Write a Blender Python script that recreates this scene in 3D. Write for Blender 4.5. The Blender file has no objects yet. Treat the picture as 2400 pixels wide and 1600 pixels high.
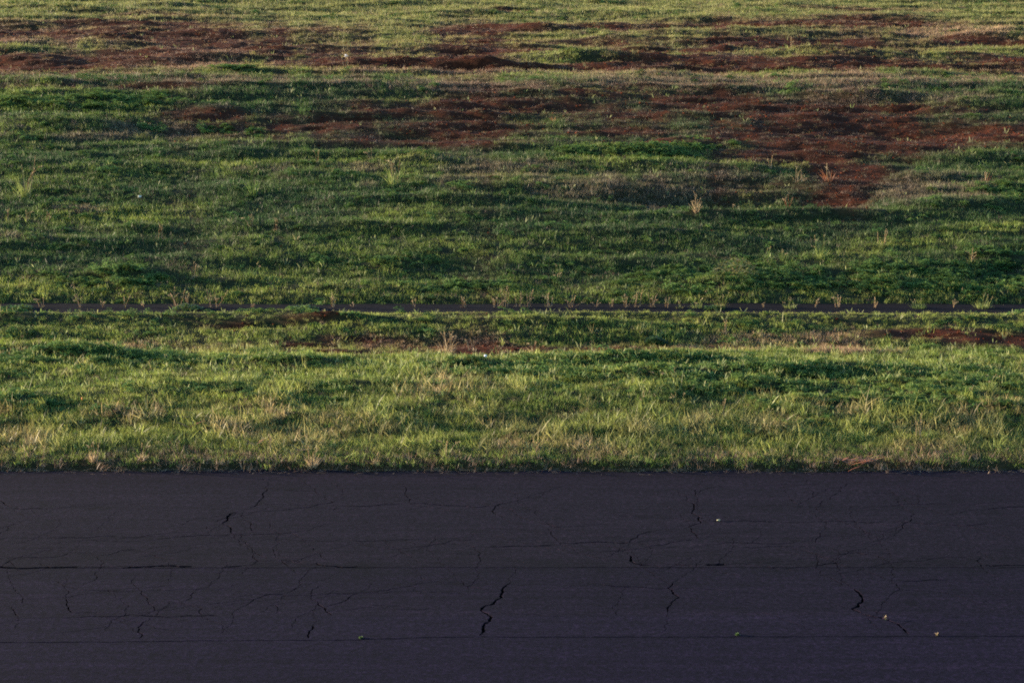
import bpy, bmesh, math, random
import numpy as np
from mathutils import Vector, Matrix, geometry

# ------------------------------------------------------------------ camera, sky, sun, exposure
scene = bpy.context.scene
C = scene.collection
CAM_H, PITCH, HFOV = 9.5, math.radians(12.0), math.radians(25.0)
cam = bpy.data.cameras.new('camera')
cam.sensor_width = 36.0
cam.angle = HFOV
cam.clip_start, cam.clip_end = 0.5, 12000.0
cam_o = bpy.data.objects.new('camera', cam)
cam_o.location = (0, 0, CAM_H)
cam_o.rotation_euler = (math.pi / 2 - PITCH, 0, 0)
C.objects.link(cam_o)
scene.camera = cam_o

SUN_EL, SUN_AZ = math.radians(7.5), math.radians(15.0)      # low sun from the left, a little beyond the road edge
w = bpy.data.worlds.new('World'); scene.world = w; w.use_nodes = True
wn, wl = w.node_tree.nodes, w.node_tree.links
sky = wn.new('ShaderNodeTexSky'); sky.sky_type = 'NISHITA'; sky.sun_disc = False
sky.sun_elevation = SUN_EL
sky.sun_rotation = -(math.pi / 2 - SUN_AZ)
sky.air_density = 1.0; sky.dust_density = 0.3; sky.ozone_density = 3.0
wl.new(sky.outputs[0], wn['Background'].inputs[0])
wn['Background'].inputs[1].default_value = 0.12
sun = bpy.data.lights.new('sun', 'SUN')
sun.energy, sun.angle, sun.color = 5.0, math.radians(0.6), (1.0, 0.80, 0.56)
sun_o = bpy.data.objects.new('sun', sun)
S = Vector((-math.cos(SUN_EL) * math.cos(SUN_AZ), math.cos(SUN_EL) * math.sin(SUN_AZ), math.sin(SUN_EL)))
sun_o.rotation_euler = S.to_track_quat('Z', 'Y').to_euler()
sun_o.location = (-40, 40, 30)
C.objects.link(sun_o)
vs = scene.view_settings
vs.view_transform = 'Standard'; vs.look = 'None'; vs.gamma = 1.0; vs.use_curve_mapping = False
vs.exposure = 2.0

scene.cycles.use_denoising = False
scene.cycles.filter_width = 1.9

rng = np.random.default_rng(7)
R = random.Random(11)

# ------------------------------------------------------------------ noise
def _hash(ix, iy, seed):
    def mix(h):
        h = ((h ^ (h >> 16)) * 0x45d9f3b) & 0xffffffff
        h = ((h ^ (h >> 15)) * 0x2c1b3c6d) & 0xffffffff
        return h ^ (h >> 16)
    h = mix((ix.astype(np.int64) + 7919 * seed + 104729) & 0xffffffff)
    h = mix((h + iy.astype(np.int64) * 668265263) & 0xffffffff)
    return (h & 0xffff) / 65535.0

def vnoise(x, y, seed=0):
    ix, iy = np.floor(x), np.floor(y)
    fx, fy = x - ix, y - iy
    ux, uy = fx * fx * fx * (fx * (fx * 6 - 15) + 10), fy * fy * fy * (fy * (fy * 6 - 15) + 10)
    a, b = _hash(ix, iy, seed), _hash(ix + 1, iy, seed)
    c, d = _hash(ix, iy + 1, seed), _hash(ix + 1, iy + 1, seed)
    return (a + (b - a) * ux) * (1 - uy) + (c + (d - c) * ux) * uy

def fbm(x, y, seed=0, octaves=4):
    """about -1..1"""
    v, amp, tot = 0.0, 1.0, 0.0
    for k in range(octaves):
        c, s = math.cos(0.7 * k), math.sin(0.7 * k)
        f = 2.03 ** k
        v = v + amp * (vnoise((x * c - y * s) * f + 17.3 * k, (x * s + y * c) * f + 9.1 * k, seed + k) * 2 - 1)
        tot += amp; amp *= 0.52
    return v / tot * 1.5

def afbm(x, y, seed=0, octaves=4):
    """noise whose lattice is never turned, for streaks along the runway"""
    v, amp, tot = 0.0, 1.0, 0.0
    for k in range(octaves):
        f = 2.03 ** k
        a = .35 + .5 * k
        v = v + amp * (vnoise(x * f + y * f * .37 * math.sin(a * 7) + 17.3 * k, y * f + x * f * .06 * math.cos(a * 5) + 9.1 * k, seed + k) * 2 - 1)
        tot += amp; amp *= 0.5
    return v / tot * 1.5

def sstep(a, b, x):
    t = np.clip((x - a) / (b - a), 0, 1)
    return t * t * (3 - 2 * t)

# ------------------------------------------------------------------ terrain profile across the runway edge
EDGE_Y, PATH_A, PATH_B, CREST_Y = 35.0, 46.6, 48.6, 72.5
PY = np.array([-400, 34.6, 35.0, 35.22, 36.2, 38.5, 41.0, 43.2, 44.2, 45.3, 46.05, 46.35, 46.6, 48.60, 49.0, 52, 56, 60, 65, 68.5, 71.4, 72.7, 75.0, 82, 90, 100, 130, 400, 6000.0])
PZ = np.array([-.12, -.12, -.015, 0.09, 0.13, 0.18, 0.22, 0.06, 0.05, 0.20, 0.325, 0.22, -.06, -.06, 0.08, 0.42, 0.85, 1.20, 1.62, 1.95, 2.30, 2.38, 2.26, 2.36, 2.50, 2.55, 2.6, 2.6, 2.6])

def macro(y):
    return np.interp(y, PY, PZ)

def to_ground(u, v):
    """point of the picture (2352 x 1568) -> where that thing stands on the ground, in metres"""
    f = 1176.0 / math.tan(HFOV / 2)
    dx, dc = (u - 1176.0) / f, (784.0 - v) / f
    cy = math.cos(PITCH) + dc * math.sin(PITCH)
    cz = -math.sin(PITCH) + dc * math.cos(PITCH)
    t = 20.0
    while t < 400:
        z = CAM_H + cz * t
        if z <= macro(cy * t):
            break
        t += 0.05
    for _ in range(8):
        t = (macro(cy * t) - CAM_H) / cz if t >= 400 else t
    return dx * t, cy * t

def px_size(u, v):
    x, y = to_ground(u, v)
    return math.sqrt(x * x + y * y + CAM_H ** 2) / (1176.0 / math.tan(HFOV / 2))

def ellipses(lst):
    out = []
    for e in lst:
        u, v, ru, rv = e[:4]
        s = e[4] if len(e) > 4 else 1.0
        x, y = to_ground(u, v)
        _, y1 = to_ground(u, max(v - rv, 1))
        _, y0 = to_ground(u, v + rv)
        out.append((x, (y0 + y1) / 2, ru * px_size(u, v), max((y1 - y0) / 2, 0.15), s))
    return out

SOIL = ellipses([
    (100, 85, 240, 22), (420, 92, 220, 20), (570, 112, 170, 18), (100, 150, 240, 17, 1.2), (330, 135, 150, 15), (640, 132, 120, 9),
    (760, 150, 120, 10), (900, 152, 220, 9), (1100, 156, 160, 9), (1180, 70, 170, 11), (1370, 66, 130, 8), (1190, 118, 180, 9),
    (1040, 76, 70, 6), (1500, 117, 240, 10), (1400, 156, 260, 9, 1.2), (1700, 64, 210, 10), (1950, 60, 260, 10), (1750, 98, 200, 7),
    (2260, 97, 120, 9, 1.2), (1900, 152, 320, 11, 1.3), (2250, 156, 160, 12, 1.3), (1650, 142, 200, 8), (2000, 27, 110, 4), (1150, 27, 50, 3), (330, 38, 160, 4, .8),
    (1300, 215, 160, 22, .9), (1200, 245, 230, 22), (1050, 290, 200, 16, .9), (1350, 296, 150, 12, .9), (900, 312, 130, 12, .9), (1640, 235, 120, 24),
    (1800, 255, 140, 28), (1900, 300, 200, 32, 1.3), (2060, 325, 190, 26, 1.2), (2260, 308, 140, 26, 1.1), (1860, 345, 120, 26, 1.3), (1960, 400, 70, 28, 1.2),
    (1950, 455, 60, 22), (700, 285, 130, 12, .9), (500, 268, 130, 8, .7), (1700, 312, 120, 16), (1500, 328, 110, 8, .9), (2200, 258, 120, 10, .8),
    (1250, 275, 420, 26, .50), (1850, 270, 520, 40, .45), (1500, 235, 500, 20, .4), (1750, 430, 260, 26, .48), (300, 85, 520, 30, .45), (1750, 110, 620, 30, .45), (1000, 135, 300, 16, .5), (820, 125, 200, 14, .7), (700, 100, 200, 10, .6), (900, 300, 420, 20, .5), (1400, 230, 520, 22, .45), (1200, 790, 480, 14, .45),
    (950, 250, 180, 14, .8), (820, 272, 150, 12, .8), (1080, 325, 260, 8, .8), (1450, 260, 160, 16, .8), (1560, 200, 200, 8, .6), (2000, 250, 200, 14, .8), (760, 180, 140, 5, .7), (1000, 100, 200, 5, .7), (1250, 97, 200, 6, .8), (250, 60, 300, 8, .8), (680, 75, 120, 8, .7), (2150, 62, 180, 8, .8), (2320, 140, 100, 10),
    (1150, 797, 190, 10, 1.05), (1400, 798, 170, 7, .85), (820, 778, 110, 7, .8), (960, 792, 150, 7, .7), (700, 733, 60, 3.5, .75), (520, 741, 44, 3, .75), (800, 806, 130, 3.5),
    (2180, 764, 110, 10, 1.5), (2300, 781, 100, 10, 1.5), (640, 790, 80, 4), (130, 205, 160, 5, .6), (300, 205, 150, 6, .7)])
DRY = ellipses([
    (1250, 410, 300, 30, .75), (1500, 440, 280, 30, .75), (1650, 400, 140, 20, .7), (2150, 430, 200, 30, .7), (1400, 300, 500, 30, .4), (1500, 180, 800, 10, .7), (500, 150, 260, 16, .8), (350, 300, 260, 16, .7), (900, 190, 500, 16, .6), (1800, 790, 240, 14, .8), (600, 800, 300, 14, .6),
    (480, 128, 130, 11, 1.2), (900, 166, 180, 5), (100, 178, 280, 5, 1.2), (1300, 172, 330, 5), (1900, 186, 380, 7, 1.2), (1100, 195, 230, 8), (600, 195, 220, 9),
    (700, 385, 150, 7), (820, 380, 90, 7), (1200, 385, 160, 18), (1350, 440, 150, 22), (2150, 440, 120, 26, 1.2), (1500, 450, 100, 16), (200, 480, 60, 8),
    (350, 290, 130, 10), (250, 310, 100, 10), (1050, 205, 230, 9), (1780, 772, 200, 13), (1540, 795, 170, 8), (2200, 80, 160, 8), (830, 780, 150, 22, .8), (1080, 780, 100, 20),
    (100, 815, 110, 9), (330, 780, 120, 12, .7), (1950, 810, 150, 8), (650, 200, 300, 10, .7), (2000, 225, 250, 16, .8), (1600, 190, 300, 9), (300, 790, 90, 10), (820, 425, 30, 8),
    (60, 548, 140, 6, .8), (650, 550, 180, 6, .7), (700, 505, 160, 6, .7), (1600, 400, 100, 8, .6), (2100, 480, 120, 7, .6), (1000, 370, 130, 8, .7), (100, 110, 150, 6, .7)])
LEAFY = ellipses([
    (200, 825, 240, 13), (390, 836, 200, 8), (700, 835, 170, 8), (1150, 850, 130, 20), (1320, 850, 210, 22, 1.2), (1800, 880, 370, 44, 1.2), (2100, 900, 260, 40, 1.1), (1560, 850, 310, 20, 1.2),
    (1700, 640, 210, 32), (2010, 645, 270, 34, 1.1), (880, 600, 90, 16), (270, 650, 80, 16), (2300, 620, 90, 30), (100, 935, 80, 9, 1.3), (220, 946, 60, 8, 1.2), (650, 920, 90, 7), (500, 905, 60, 6), (1050, 655, 200, 16),
    (1900, 990, 160, 24), (540, 165, 50, 4), (1350, 135, 150, 5, .7), (1060, 150, 60, 6), (1800, 115, 170, 6), (1080, 430, 60, 8), (1520, 355, 130, 10, 1.1), (1340, 355, 60, 10), (1480, 350, 100, 12), (2330, 445, 60, 14),
    (650, 290, 230, 16, .8), (1600, 330, 100, 14), (50, 712, 70, 4), (700, 712, 120, 5), (920, 905, 60, 7), (1700, 745, 200, 7, .7), (760, 890, 100, 6, .8), (300, 240, 300, 12, .7), (1900, 215, 160, 12, .8), (1100, 510, 300, 10, .6)])
TALL = ellipses([(1520, 950, 110, 24), (2290, 900, 110, 24), (250, 980, 260, 30, .6), (600, 1000, 300, 26, .6), (880, 1000, 260, 26, .6), (1240, 990, 200, 26, .7), (1820, 1010, 300, 16, .5), (1600, 712, 120, 6, .8), (2120, 716, 150, 5, .6)])
BUMPS = [(x, y, rx, ry, s) for (x, y, rx, ry, s) in ellipses([
    (1740, 500, 260, 8, .26), (1600, 462, 300, 20, -.30), (1030, 150, 170, 3.5, .22), (1360, 138, 170, 4, .28), (1140, 425, 110, 10, .05), (70, 140, 80, 5, .22), (1870, 128, 130, 4, .25), (2260, 88, 80, 4, .25),
    (1250, 70, 60, 4, .25), (200, 826, 180, 7, .12), (1330, 780, 200, 7, -.06), (1330, 742, 240, 5, .10), (780, 735, 120, 5, .12), (620, 745, 120, 4, -.10), (1500, 835, 200, 6, .12), (1700, 855, 220, 6, .12), (500, 890, 200, 5, .07),
    (1150, 160, 150, 4, -.2), (1900, 160, 350, 5, -.25), (700, 118, 120, 4, .2), (420, 255, 260, 8, .12), (2150, 480, 160, 8, .2), (2100, 300, 200, 18, -.2), (560, 300, 260, 14, -.14)])]

def field(lst, x, y):
    best = np.zeros_like(x)
    for (cx, cy, rx, ry, s) in lst:
        d = ((x - cx) / rx) ** 2 + ((y - cy) / ry) ** 2
        best = np.maximum(best, s * np.exp(-0.55 * d))
    return best

def warp(x, y):
    s = np.clip(y / 60.0, .6, 2.0)
    return (x + 0.6 * s * fbm(x * .22, y * .5, 301, 3), y + 0.28 * s * s * fbm(x * .18 + 9, y * .5, 311, 3))

def height(x, y):
    z = macro(y)
    g = sstep(EDGE_Y + .2, EDGE_Y + 2.2, y)
    gp = 1 - sstep(PATH_A - .75, PATH_A - .2, y) * (1 - sstep(PATH_B, PATH_B + .9, y))
    far = np.clip(y / 50.0, .7, 1.9)
    h = .075 * afbm(x * .30, y * .95, 21, 3) + .07 * fbm(x * .11, y * .22, 31, 3) + .040 * afbm(x * .75, y * 2.4, 41, 3)
    slope = sstep(50, 53, y) * (1 - sstep(73, 77, y))
    h = h * far + slope * .05 * np.sin(y * 2 * math.pi / 1.35 + 2.0 * fbm(x * .07, y * .12, 51, 2)) * (0.5 + 0.5 * fbm(x * .12, y * .3, 61, 2))
    h = h + sstep(72, 76, y) * .11 * afbm(x * .14, y * .42, 71, 3)
    for (cx, cy, rx, ry, s) in BUMPS:
        h = h + s * np.exp(-((x - cx) / rx) ** 2 - ((y - cy) / ry) ** 2)
    h = h + .05 * (1 - sstep(39, 43, y)) * fbm(x * .9, y * 1.4, 451, 3)
    s = np.clip(y / 50.0, .8, 2.0)
    wx, wy = warp(x, y)
    lf = sstep(.30, .70, field(LEAFY, wx, wy) + .30 * afbm(x * .45 / s, y * 1.2 / s, 101, 3))
    so = sstep(.3, .7, 1.15 * field(SOIL, wx, wy) + .30 * afbm(x * .5 / s, y * 1.3 / s, 81, 4))
    h = h + so * .05 * afbm(x * 1.8, y * 3.2, 431, 3)
    h = h + lf * .10 * np.clip(afbm(x * .9, y * 1.5, 401, 2) + .2, 0, 1.2)
    return z + h * g * gp

def masks(x, y):
    wx, wy = warp(x, y)
    s = np.clip(y / 50.0, .8, 2.0)
    n1 = afbm(x * .5 / s, y * 1.3 / s, 81, 4)
    n2 = afbm(x * .6 / s, y * 1.6 / s, 91, 4)
    n3 = afbm(x * .45 / s, y * 1.2 / s, 101, 4)
    fine = .16 * afbm(x * 2.2 / s, y * 4.5 / s, 87, 3)
    sv = 1.15 * field(SOIL, wx, wy) + .26 * n1 + 1.3 * fine
    soil = np.maximum(sstep(.24, .95, sv), .55 * sstep(.08, .60, sv))
    dry = sstep(.28, .80, field(DRY, wx, wy) + .34 * n2 + fine)
    leafy = sstep(.38, .72, field(LEAFY, wx, wy) + .30 * n3 - fine)
    leafy = leafy * (1 - .8 * soil)
    tall = np.clip(field(TALL, wx, wy) + .2 * n2, 0, 1)
    return soil, dry, leafy, tall

# ------------------------------------------------------------------ helpers
def tag(o, label=None, cat=None, group=None, kind=None):
    if label: o['label'] = label
    if cat: o['category'] = cat
    if group: o['group'] = group
    if kind: o['kind'] = kind
    return o

def mesh_obj(name, verts, faces, mats, parent=None, link=True, smooth=False, attrs=None, fmat=None):
    me = bpy.data.meshes.new(name)
    verts = np.asarray(verts, dtype=np.float32)
    me.from_pydata(verts.tolist(), [], faces if isinstance(faces, list) else faces.tolist())
    for m in (mats if isinstance(mats, (list, tuple)) else [mats]):
        me.materials.append(m)
    if fmat is not None:
        me.polygons.foreach_set('material_index', np.asarray(fmat, dtype=np.int32))
    if smooth:
        me.polygons.foreach_set('use_smooth', np.ones(len(me.polygons), dtype=bool))
    for k, a in (attrs or {}).items():
        at = me.attributes.new(k, 'FLOAT', 'POINT')
        at.data.foreach_set('value', np.asarray(a, dtype=np.float32))
    me.update()
    o = bpy.data.objects.new(name, me)
    if link: C.objects.link(o)
    if parent: o.parent = parent
    return o

def nodes(name):
    m = bpy.data.materials.new(name); m.use_nodes = True
    nt = m.node_tree
    for n in list(nt.nodes): nt.nodes.remove(n)
    out = nt.nodes.new('ShaderNodeOutputMaterial')
    return m, nt.nodes, nt.links, out

def N(ns, t, **kw):
    n = ns.new(t)
    for k, v in kw.items(): setattr(n, k, v)
    return n

def noise_tex(ns, ls, coord, scale, detail=4, rough=.6, stretch=None):
    t = N(ns, 'ShaderNodeTexNoise'); t.inputs['Scale'].default_value = scale
    t.inputs['Detail'].default_value = detail; t.inputs['Roughness'].default_value = rough
    if stretch:
        mp = N(ns, 'ShaderNodeMapping'); mp.inputs['Scale'].default_value = stretch
        ls.new(coord, mp.inputs['Vector']); coord = mp.outputs[0]
    ls.new(coord, t.inputs['Vector'])
    return t.outputs['Fac']

def ramp(ns, ls, fac, stops):
    r = N(ns, 'ShaderNodeValToRGB')
    e = r.color_ramp.elements
    while len(e) < len(stops): e.new(.5)
    for i, (p, c) in enumerate(stops):
        e[i].position = p; e[i].color = (*c, 1) if len(c) == 3 else c
    ls.new(fac, r.inputs[0])
    return r.outputs[0]

def mixc(ns, ls, a, b, fac, mode='MIX'):
    m = N(ns, 'ShaderNodeMix', data_type='RGBA', blend_type=mode)
    for s, val in ((m.inputs[6], a), (m.inputs[7], b)):
        if hasattr(val, 'links'): ls.new(val, s)
        else: s.default_value = (*val, 1)
    if hasattr(fac, 'links'): ls.new(fac, m.inputs[0])
    else: m.inputs[0].default_value = fac
    return m.outputs[2]

# leaf material: colour per instance ('tint'), per blade ('rnd'), or a fixed colour
def leaf_mat(name, color=None, rough=.5, trans=.35, vary=.5, spec=.3, tip=(1.15, 1.05, .8)):
    m, ns, ls, out = nodes(name)
    if color is None:
        a = N(ns, 'ShaderNodeAttribute', attribute_type='INSTANCER', attribute_name='tint'); col = a.outputs['Color']
    else:
        a = N(ns, 'ShaderNodeRGB'); a.outputs[0].default_value = (*color, 1); col = a.outputs[0]
    r = N(ns, 'ShaderNodeAttribute', attribute_type='GEOMETRY', attribute_name='rnd')
    k = N(ns, 'ShaderNodeMapRange'); k.inputs['To Min'].default_value = 1 - vary; k.inputs['To Max'].default_value = 1 + vary
    ls.new(r.outputs['Fac'], k.inputs['Value'])
    col = mixc(ns, ls, col, k.outputs[0], 1.0, 'MULTIPLY')
    h = N(ns, 'ShaderNodeAttribute', attribute_type='GEOMETRY', attribute_name='along')
    col2 = mixc(ns, ls, col, tip, 1.0, 'MULTIPLY')
    col = mixc(ns, ls, col, col2, h.outputs['Fac'])
    p = N(ns, 'ShaderNodeBsdfPrincipled'); p.inputs['Roughness'].default_value = rough
    p.inputs['Specular IOR Level'].default_value = spec
    ls.new(col, p.inputs['Base Color'])
    t = N(ns, 'ShaderNodeBsdfTranslucent'); ls.new(col, t.inputs['Color'])
    mx = N(ns, 'ShaderNodeMixShader'); mx.inputs[0].default_value = trans
    ls.new(p.outputs[0], mx.inputs[1]); ls.new(t.outputs[0], mx.inputs[2]); ls.new(mx.outputs[0], out.inputs[0])
    return m

def plain_mat(name, color, rough=.8, nscale=30, nvary=.35, bump=.0, spec=.3):
    m, ns, ls, out = nodes(name)
    co = N(ns, 'ShaderNodeTexCoord').outputs['Object']
    f = noise_tex(ns, ls, co, nscale)
    a = tuple(c * (1 - nvary) for c in color); b = tuple(min(1, c * (1 + nvary)) for c in color)
    p = N(ns, 'ShaderNodeBsdfPrincipled'); p.inputs['Roughness'].default_value = rough
    p.inputs['Specular IOR Level'].default_value = spec
    ls.new(ramp(ns, ls, f, [(.3, a), (.7, b)]), p.inputs['Base Color'])
    if bump:
        bp = N(ns, 'ShaderNodeBump'); bp.inputs['Strength'].default_value = bump; bp.inputs['Distance'].default_value = .02
        ls.new(f, bp.inputs['Height']); ls.new(bp.outputs[0], p.inputs['Normal'])
    ls.new(p.outputs[0], out.inputs[0])
    return m

# ------------------------------------------------------------------ ground sheet
def ground_mat():
    m, ns, ls, out = nodes('red_soil_and_thatch')
    pos = N(ns, 'ShaderNodeNewGeometry').outputs['Position']
    fine = noise_tex(ns, ls, pos, 5, 7, .78)
    mid = noise_tex(ns, ls, pos, 1.3, 5, .6, (.5, 1, 1))
    soil = ramp(ns, ls, fine, [(.32, (.010, .0030, .0018)), (.5, (.075, .016, .0055)), (.68, (.20, .048, .016))])
    soil = mixc(ns, ls, soil, (.034, .014, .006), mid)
    thatch = ramp(ns, ls, fine, [(.3, (.012, .016, .006)), (.55, (.035, .038, .014)), (.8, (.09, .065, .035))])
    a = N(ns, 'ShaderNodeAttribute', attribute_type='GEOMETRY', attribute_name='soil')
    col = mixc(ns, ls, thatch, soil, a.outputs['Fac'])
    p = N(ns, 'ShaderNodeBsdfPrincipled'); p.inputs['Roughness'].default_value = .95
    p.inputs['Specular IOR Level'].default_value = .1
    ls.new(col, p.inputs['Base Color'])
    bp = N(ns, 'ShaderNodeBump'); bp.inputs['Strength'].default_value = .9; bp.inputs['Distance'].default_value = .06
    ls.new(fine, bp.inputs['Height']); ls.new(bp.outputs[0], p.inputs['Normal'])
    ls.new(p.outputs[0], out.inputs[0])
    return m

def axis(fine_lo, fine_hi, step, reach):
    mid = np.arange(fine_lo, fine_hi + step / 2, step)
    up, k, s = [], mid[-1], step
    while k < reach: s *= 1.35; k += s; up.append(k)
    dn, k, s = [], mid[0], step
    while k > -reach: s *= 1.35; k -= s; dn.append(k)
    return np.array(dn[::-1] + list(mid) + up)

def grid_mesh(name, xs, ys, mat, extra=None):
    X, Y = np.meshgrid(xs, ys)
    x, y = X.ravel(), Y.ravel()
    z = height(x, y)
    nx, ny = len(xs), len(ys)
    i = (np.arange(ny - 1)[:, None] * nx + np.arange(nx - 1)[None, :]).ravel()
    quads = np.stack([i, i + 1, i + 1 + nx, i + nx], 1).astype(np.int32)
    me = bpy.data.meshes.new(name)
    me.vertices.add(len(x)); me.vertices.foreach_set('co', np.stack([x, y, z], 1).astype(np.float32).ravel())
    me.loops.add(quads.size); me.loops.foreach_set('vertex_index', quads.ravel())
    me.polygons.add(len(quads)); me.polygons.foreach_set('loop_start', np.arange(0, quads.size, 4, dtype=np.int32))
    me.update(calc_edges=True)
    me.polygons.foreach_set('use_smooth', np.ones(len(quads), dtype=bool))
    soil, dry, leafy, tall = masks(x, y)
    soil = np.clip(soil + .25 * (1 - sstep(35.0, 35.6, y)), 0, 1)
    at = me.attributes.new('soil', 'FLOAT', 'POINT'); at.data.foreach_set('value', soil.astype(np.float32))
    me.materials.append(mat)
    o = bpy.data.objects.new(name, me); C.objects.link(o)
    return o

ys_near = np.concatenate([-np.array([6000, 2500, 1000, 400, 150, 60, 20, 0.]), [20, 30, 34.6, 34.9]])
ys = np.concatenate([np.sort(ys_near), np.arange(35.0, 52, .10), np.arange(52, 80, .17), np.arange(80, 131, .28),
                     [135, 142, 155, 180, 230, 330, 520, 900, 1700, 3200, 6000]])
ground = grid_mesh('ground', axis(-32, 32, .22, 6000), ys, ground_mat())
tag(ground, 'uneven red earth field rising behind the runway edge', kind='structure')

# ------------------------------------------------------------------ runway: lanes of asphalt with real cracks cut into them
def asphalt_mat(name, c0, c1):
    m, ns, ls, out = nodes(name)
    pos = N(ns, 'ShaderNodeNewGeometry').outputs['Position']
    grain = noise_tex(ns, ls, pos, 13, 7, .95)
    big = noise_tex(ns, ls, pos, .35, 5, .6, (.35, 1.6, 1))
    streak = noise_tex(ns, ls, pos, 1.0, 5, .65, (.12, 5.0, 1))
    col = ramp(ns, ls, big, [(.3, c0), (.7, c1)])
    st = ramp(ns, ls, streak, [(.3, (.62, .62, .66)), (.5, (.95, .95, .97)), (.7, (1.3, 1.25, 1.2))])
    col = mixc(ns, ls, col, st, 1.0, 'MULTIPLY')
    sep = N(ns, 'ShaderNodeSeparateXYZ'); ls.new(pos, sep.inputs[0])
    dn = N(ns, 'ShaderNodeMath', operation='SUBTRACT'); ls.new(sep.outputs[1], dn.inputs[0]); dn.inputs[1].default_value = flat(1176, 1300)[1] + .12
    ab = N(ns, 'ShaderNodeMath', operation='ABSOLUTE'); ls.new(dn.outputs[0], ab.inputs[0])
    mr = N(ns, 'ShaderNodeMapRange'); mr.inputs['From Min'].default_value = 0; mr.inputs['From Max'].default_value = .9; mr.inputs['To Min'].default_value = .85; mr.inputs['To Max'].default_value = 0
    ls.new(ab.outputs[0], mr.inputs['Value'])
    blot = noise_tex(ns, ls, pos, 1.1, 6, .7, (.6, 1.6, 1))
    bm_ = N(ns, 'ShaderNodeMapRange'); bm_.inputs['From Min'].default_value = .42; bm_.inputs['From Max'].default_value = .68
    ls.new(blot, bm_.inputs['Value'])
    mm = N(ns, 'ShaderNodeMath', operation='MULTIPLY'); ls.new(mr.outputs[0], mm.inputs[0]); ls.new(bm_.outputs[0], mm.inputs[1])
    col = mixc(ns, ls, col, (.004, .0035, .006), mm.outputs[0])
    spots = noise_tex(ns, ls, pos, 2.2, 5, .75)
    sp = ramp(ns, ls, spots, [(.30, (.45, .45, .48)), (.44, (.9, .9, .92)), (.58, (1.05, 1.05, 1.05)), (.72, (1.5, 1.45, 1.35))])
    col = mixc(ns, ls, col, sp, 1.0, 'MULTIPLY')
    g = ramp(ns, ls, grain, [(.36, (.10, .10, .13)), (.5, (.85, .85, .85)), (.62, (3.0, 2.7, 2.4))])
    col = mixc(ns, ls, col, g, 1.0, 'MULTIPLY')
    p = N(ns, 'ShaderNodeBsdfPrincipled'); p.inputs['Roughness'].default_value = .95
    p.inputs['Specular IOR Level'].default_value = .08
    ls.new(col, p.inputs['Base Color'])
    bp = N(ns, 'ShaderNodeBump'); bp.inputs['Strength'].default_value = .35; bp.inputs['Distance'].default_value = .006
    ls.new(grain, bp.inputs['Height']); ls.new(bp.outputs[0], p.inputs['Normal'])
    ls.new(p.outputs[0], out.inputs[0])
    return m

def flat(u, v):
    """picture point -> point on the level runway"""
    f = 1176.0 / math.tan(HFOV / 2)
    dc = (784.0 - v) / f
    cy = math.cos(PITCH) + dc * math.sin(PITCH); cz = -math.sin(PITCH) + dc * math.cos(PITCH)
    t = -CAM_H / cz
    return ((u - 1176.0) / f * t, cy * t)

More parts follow.
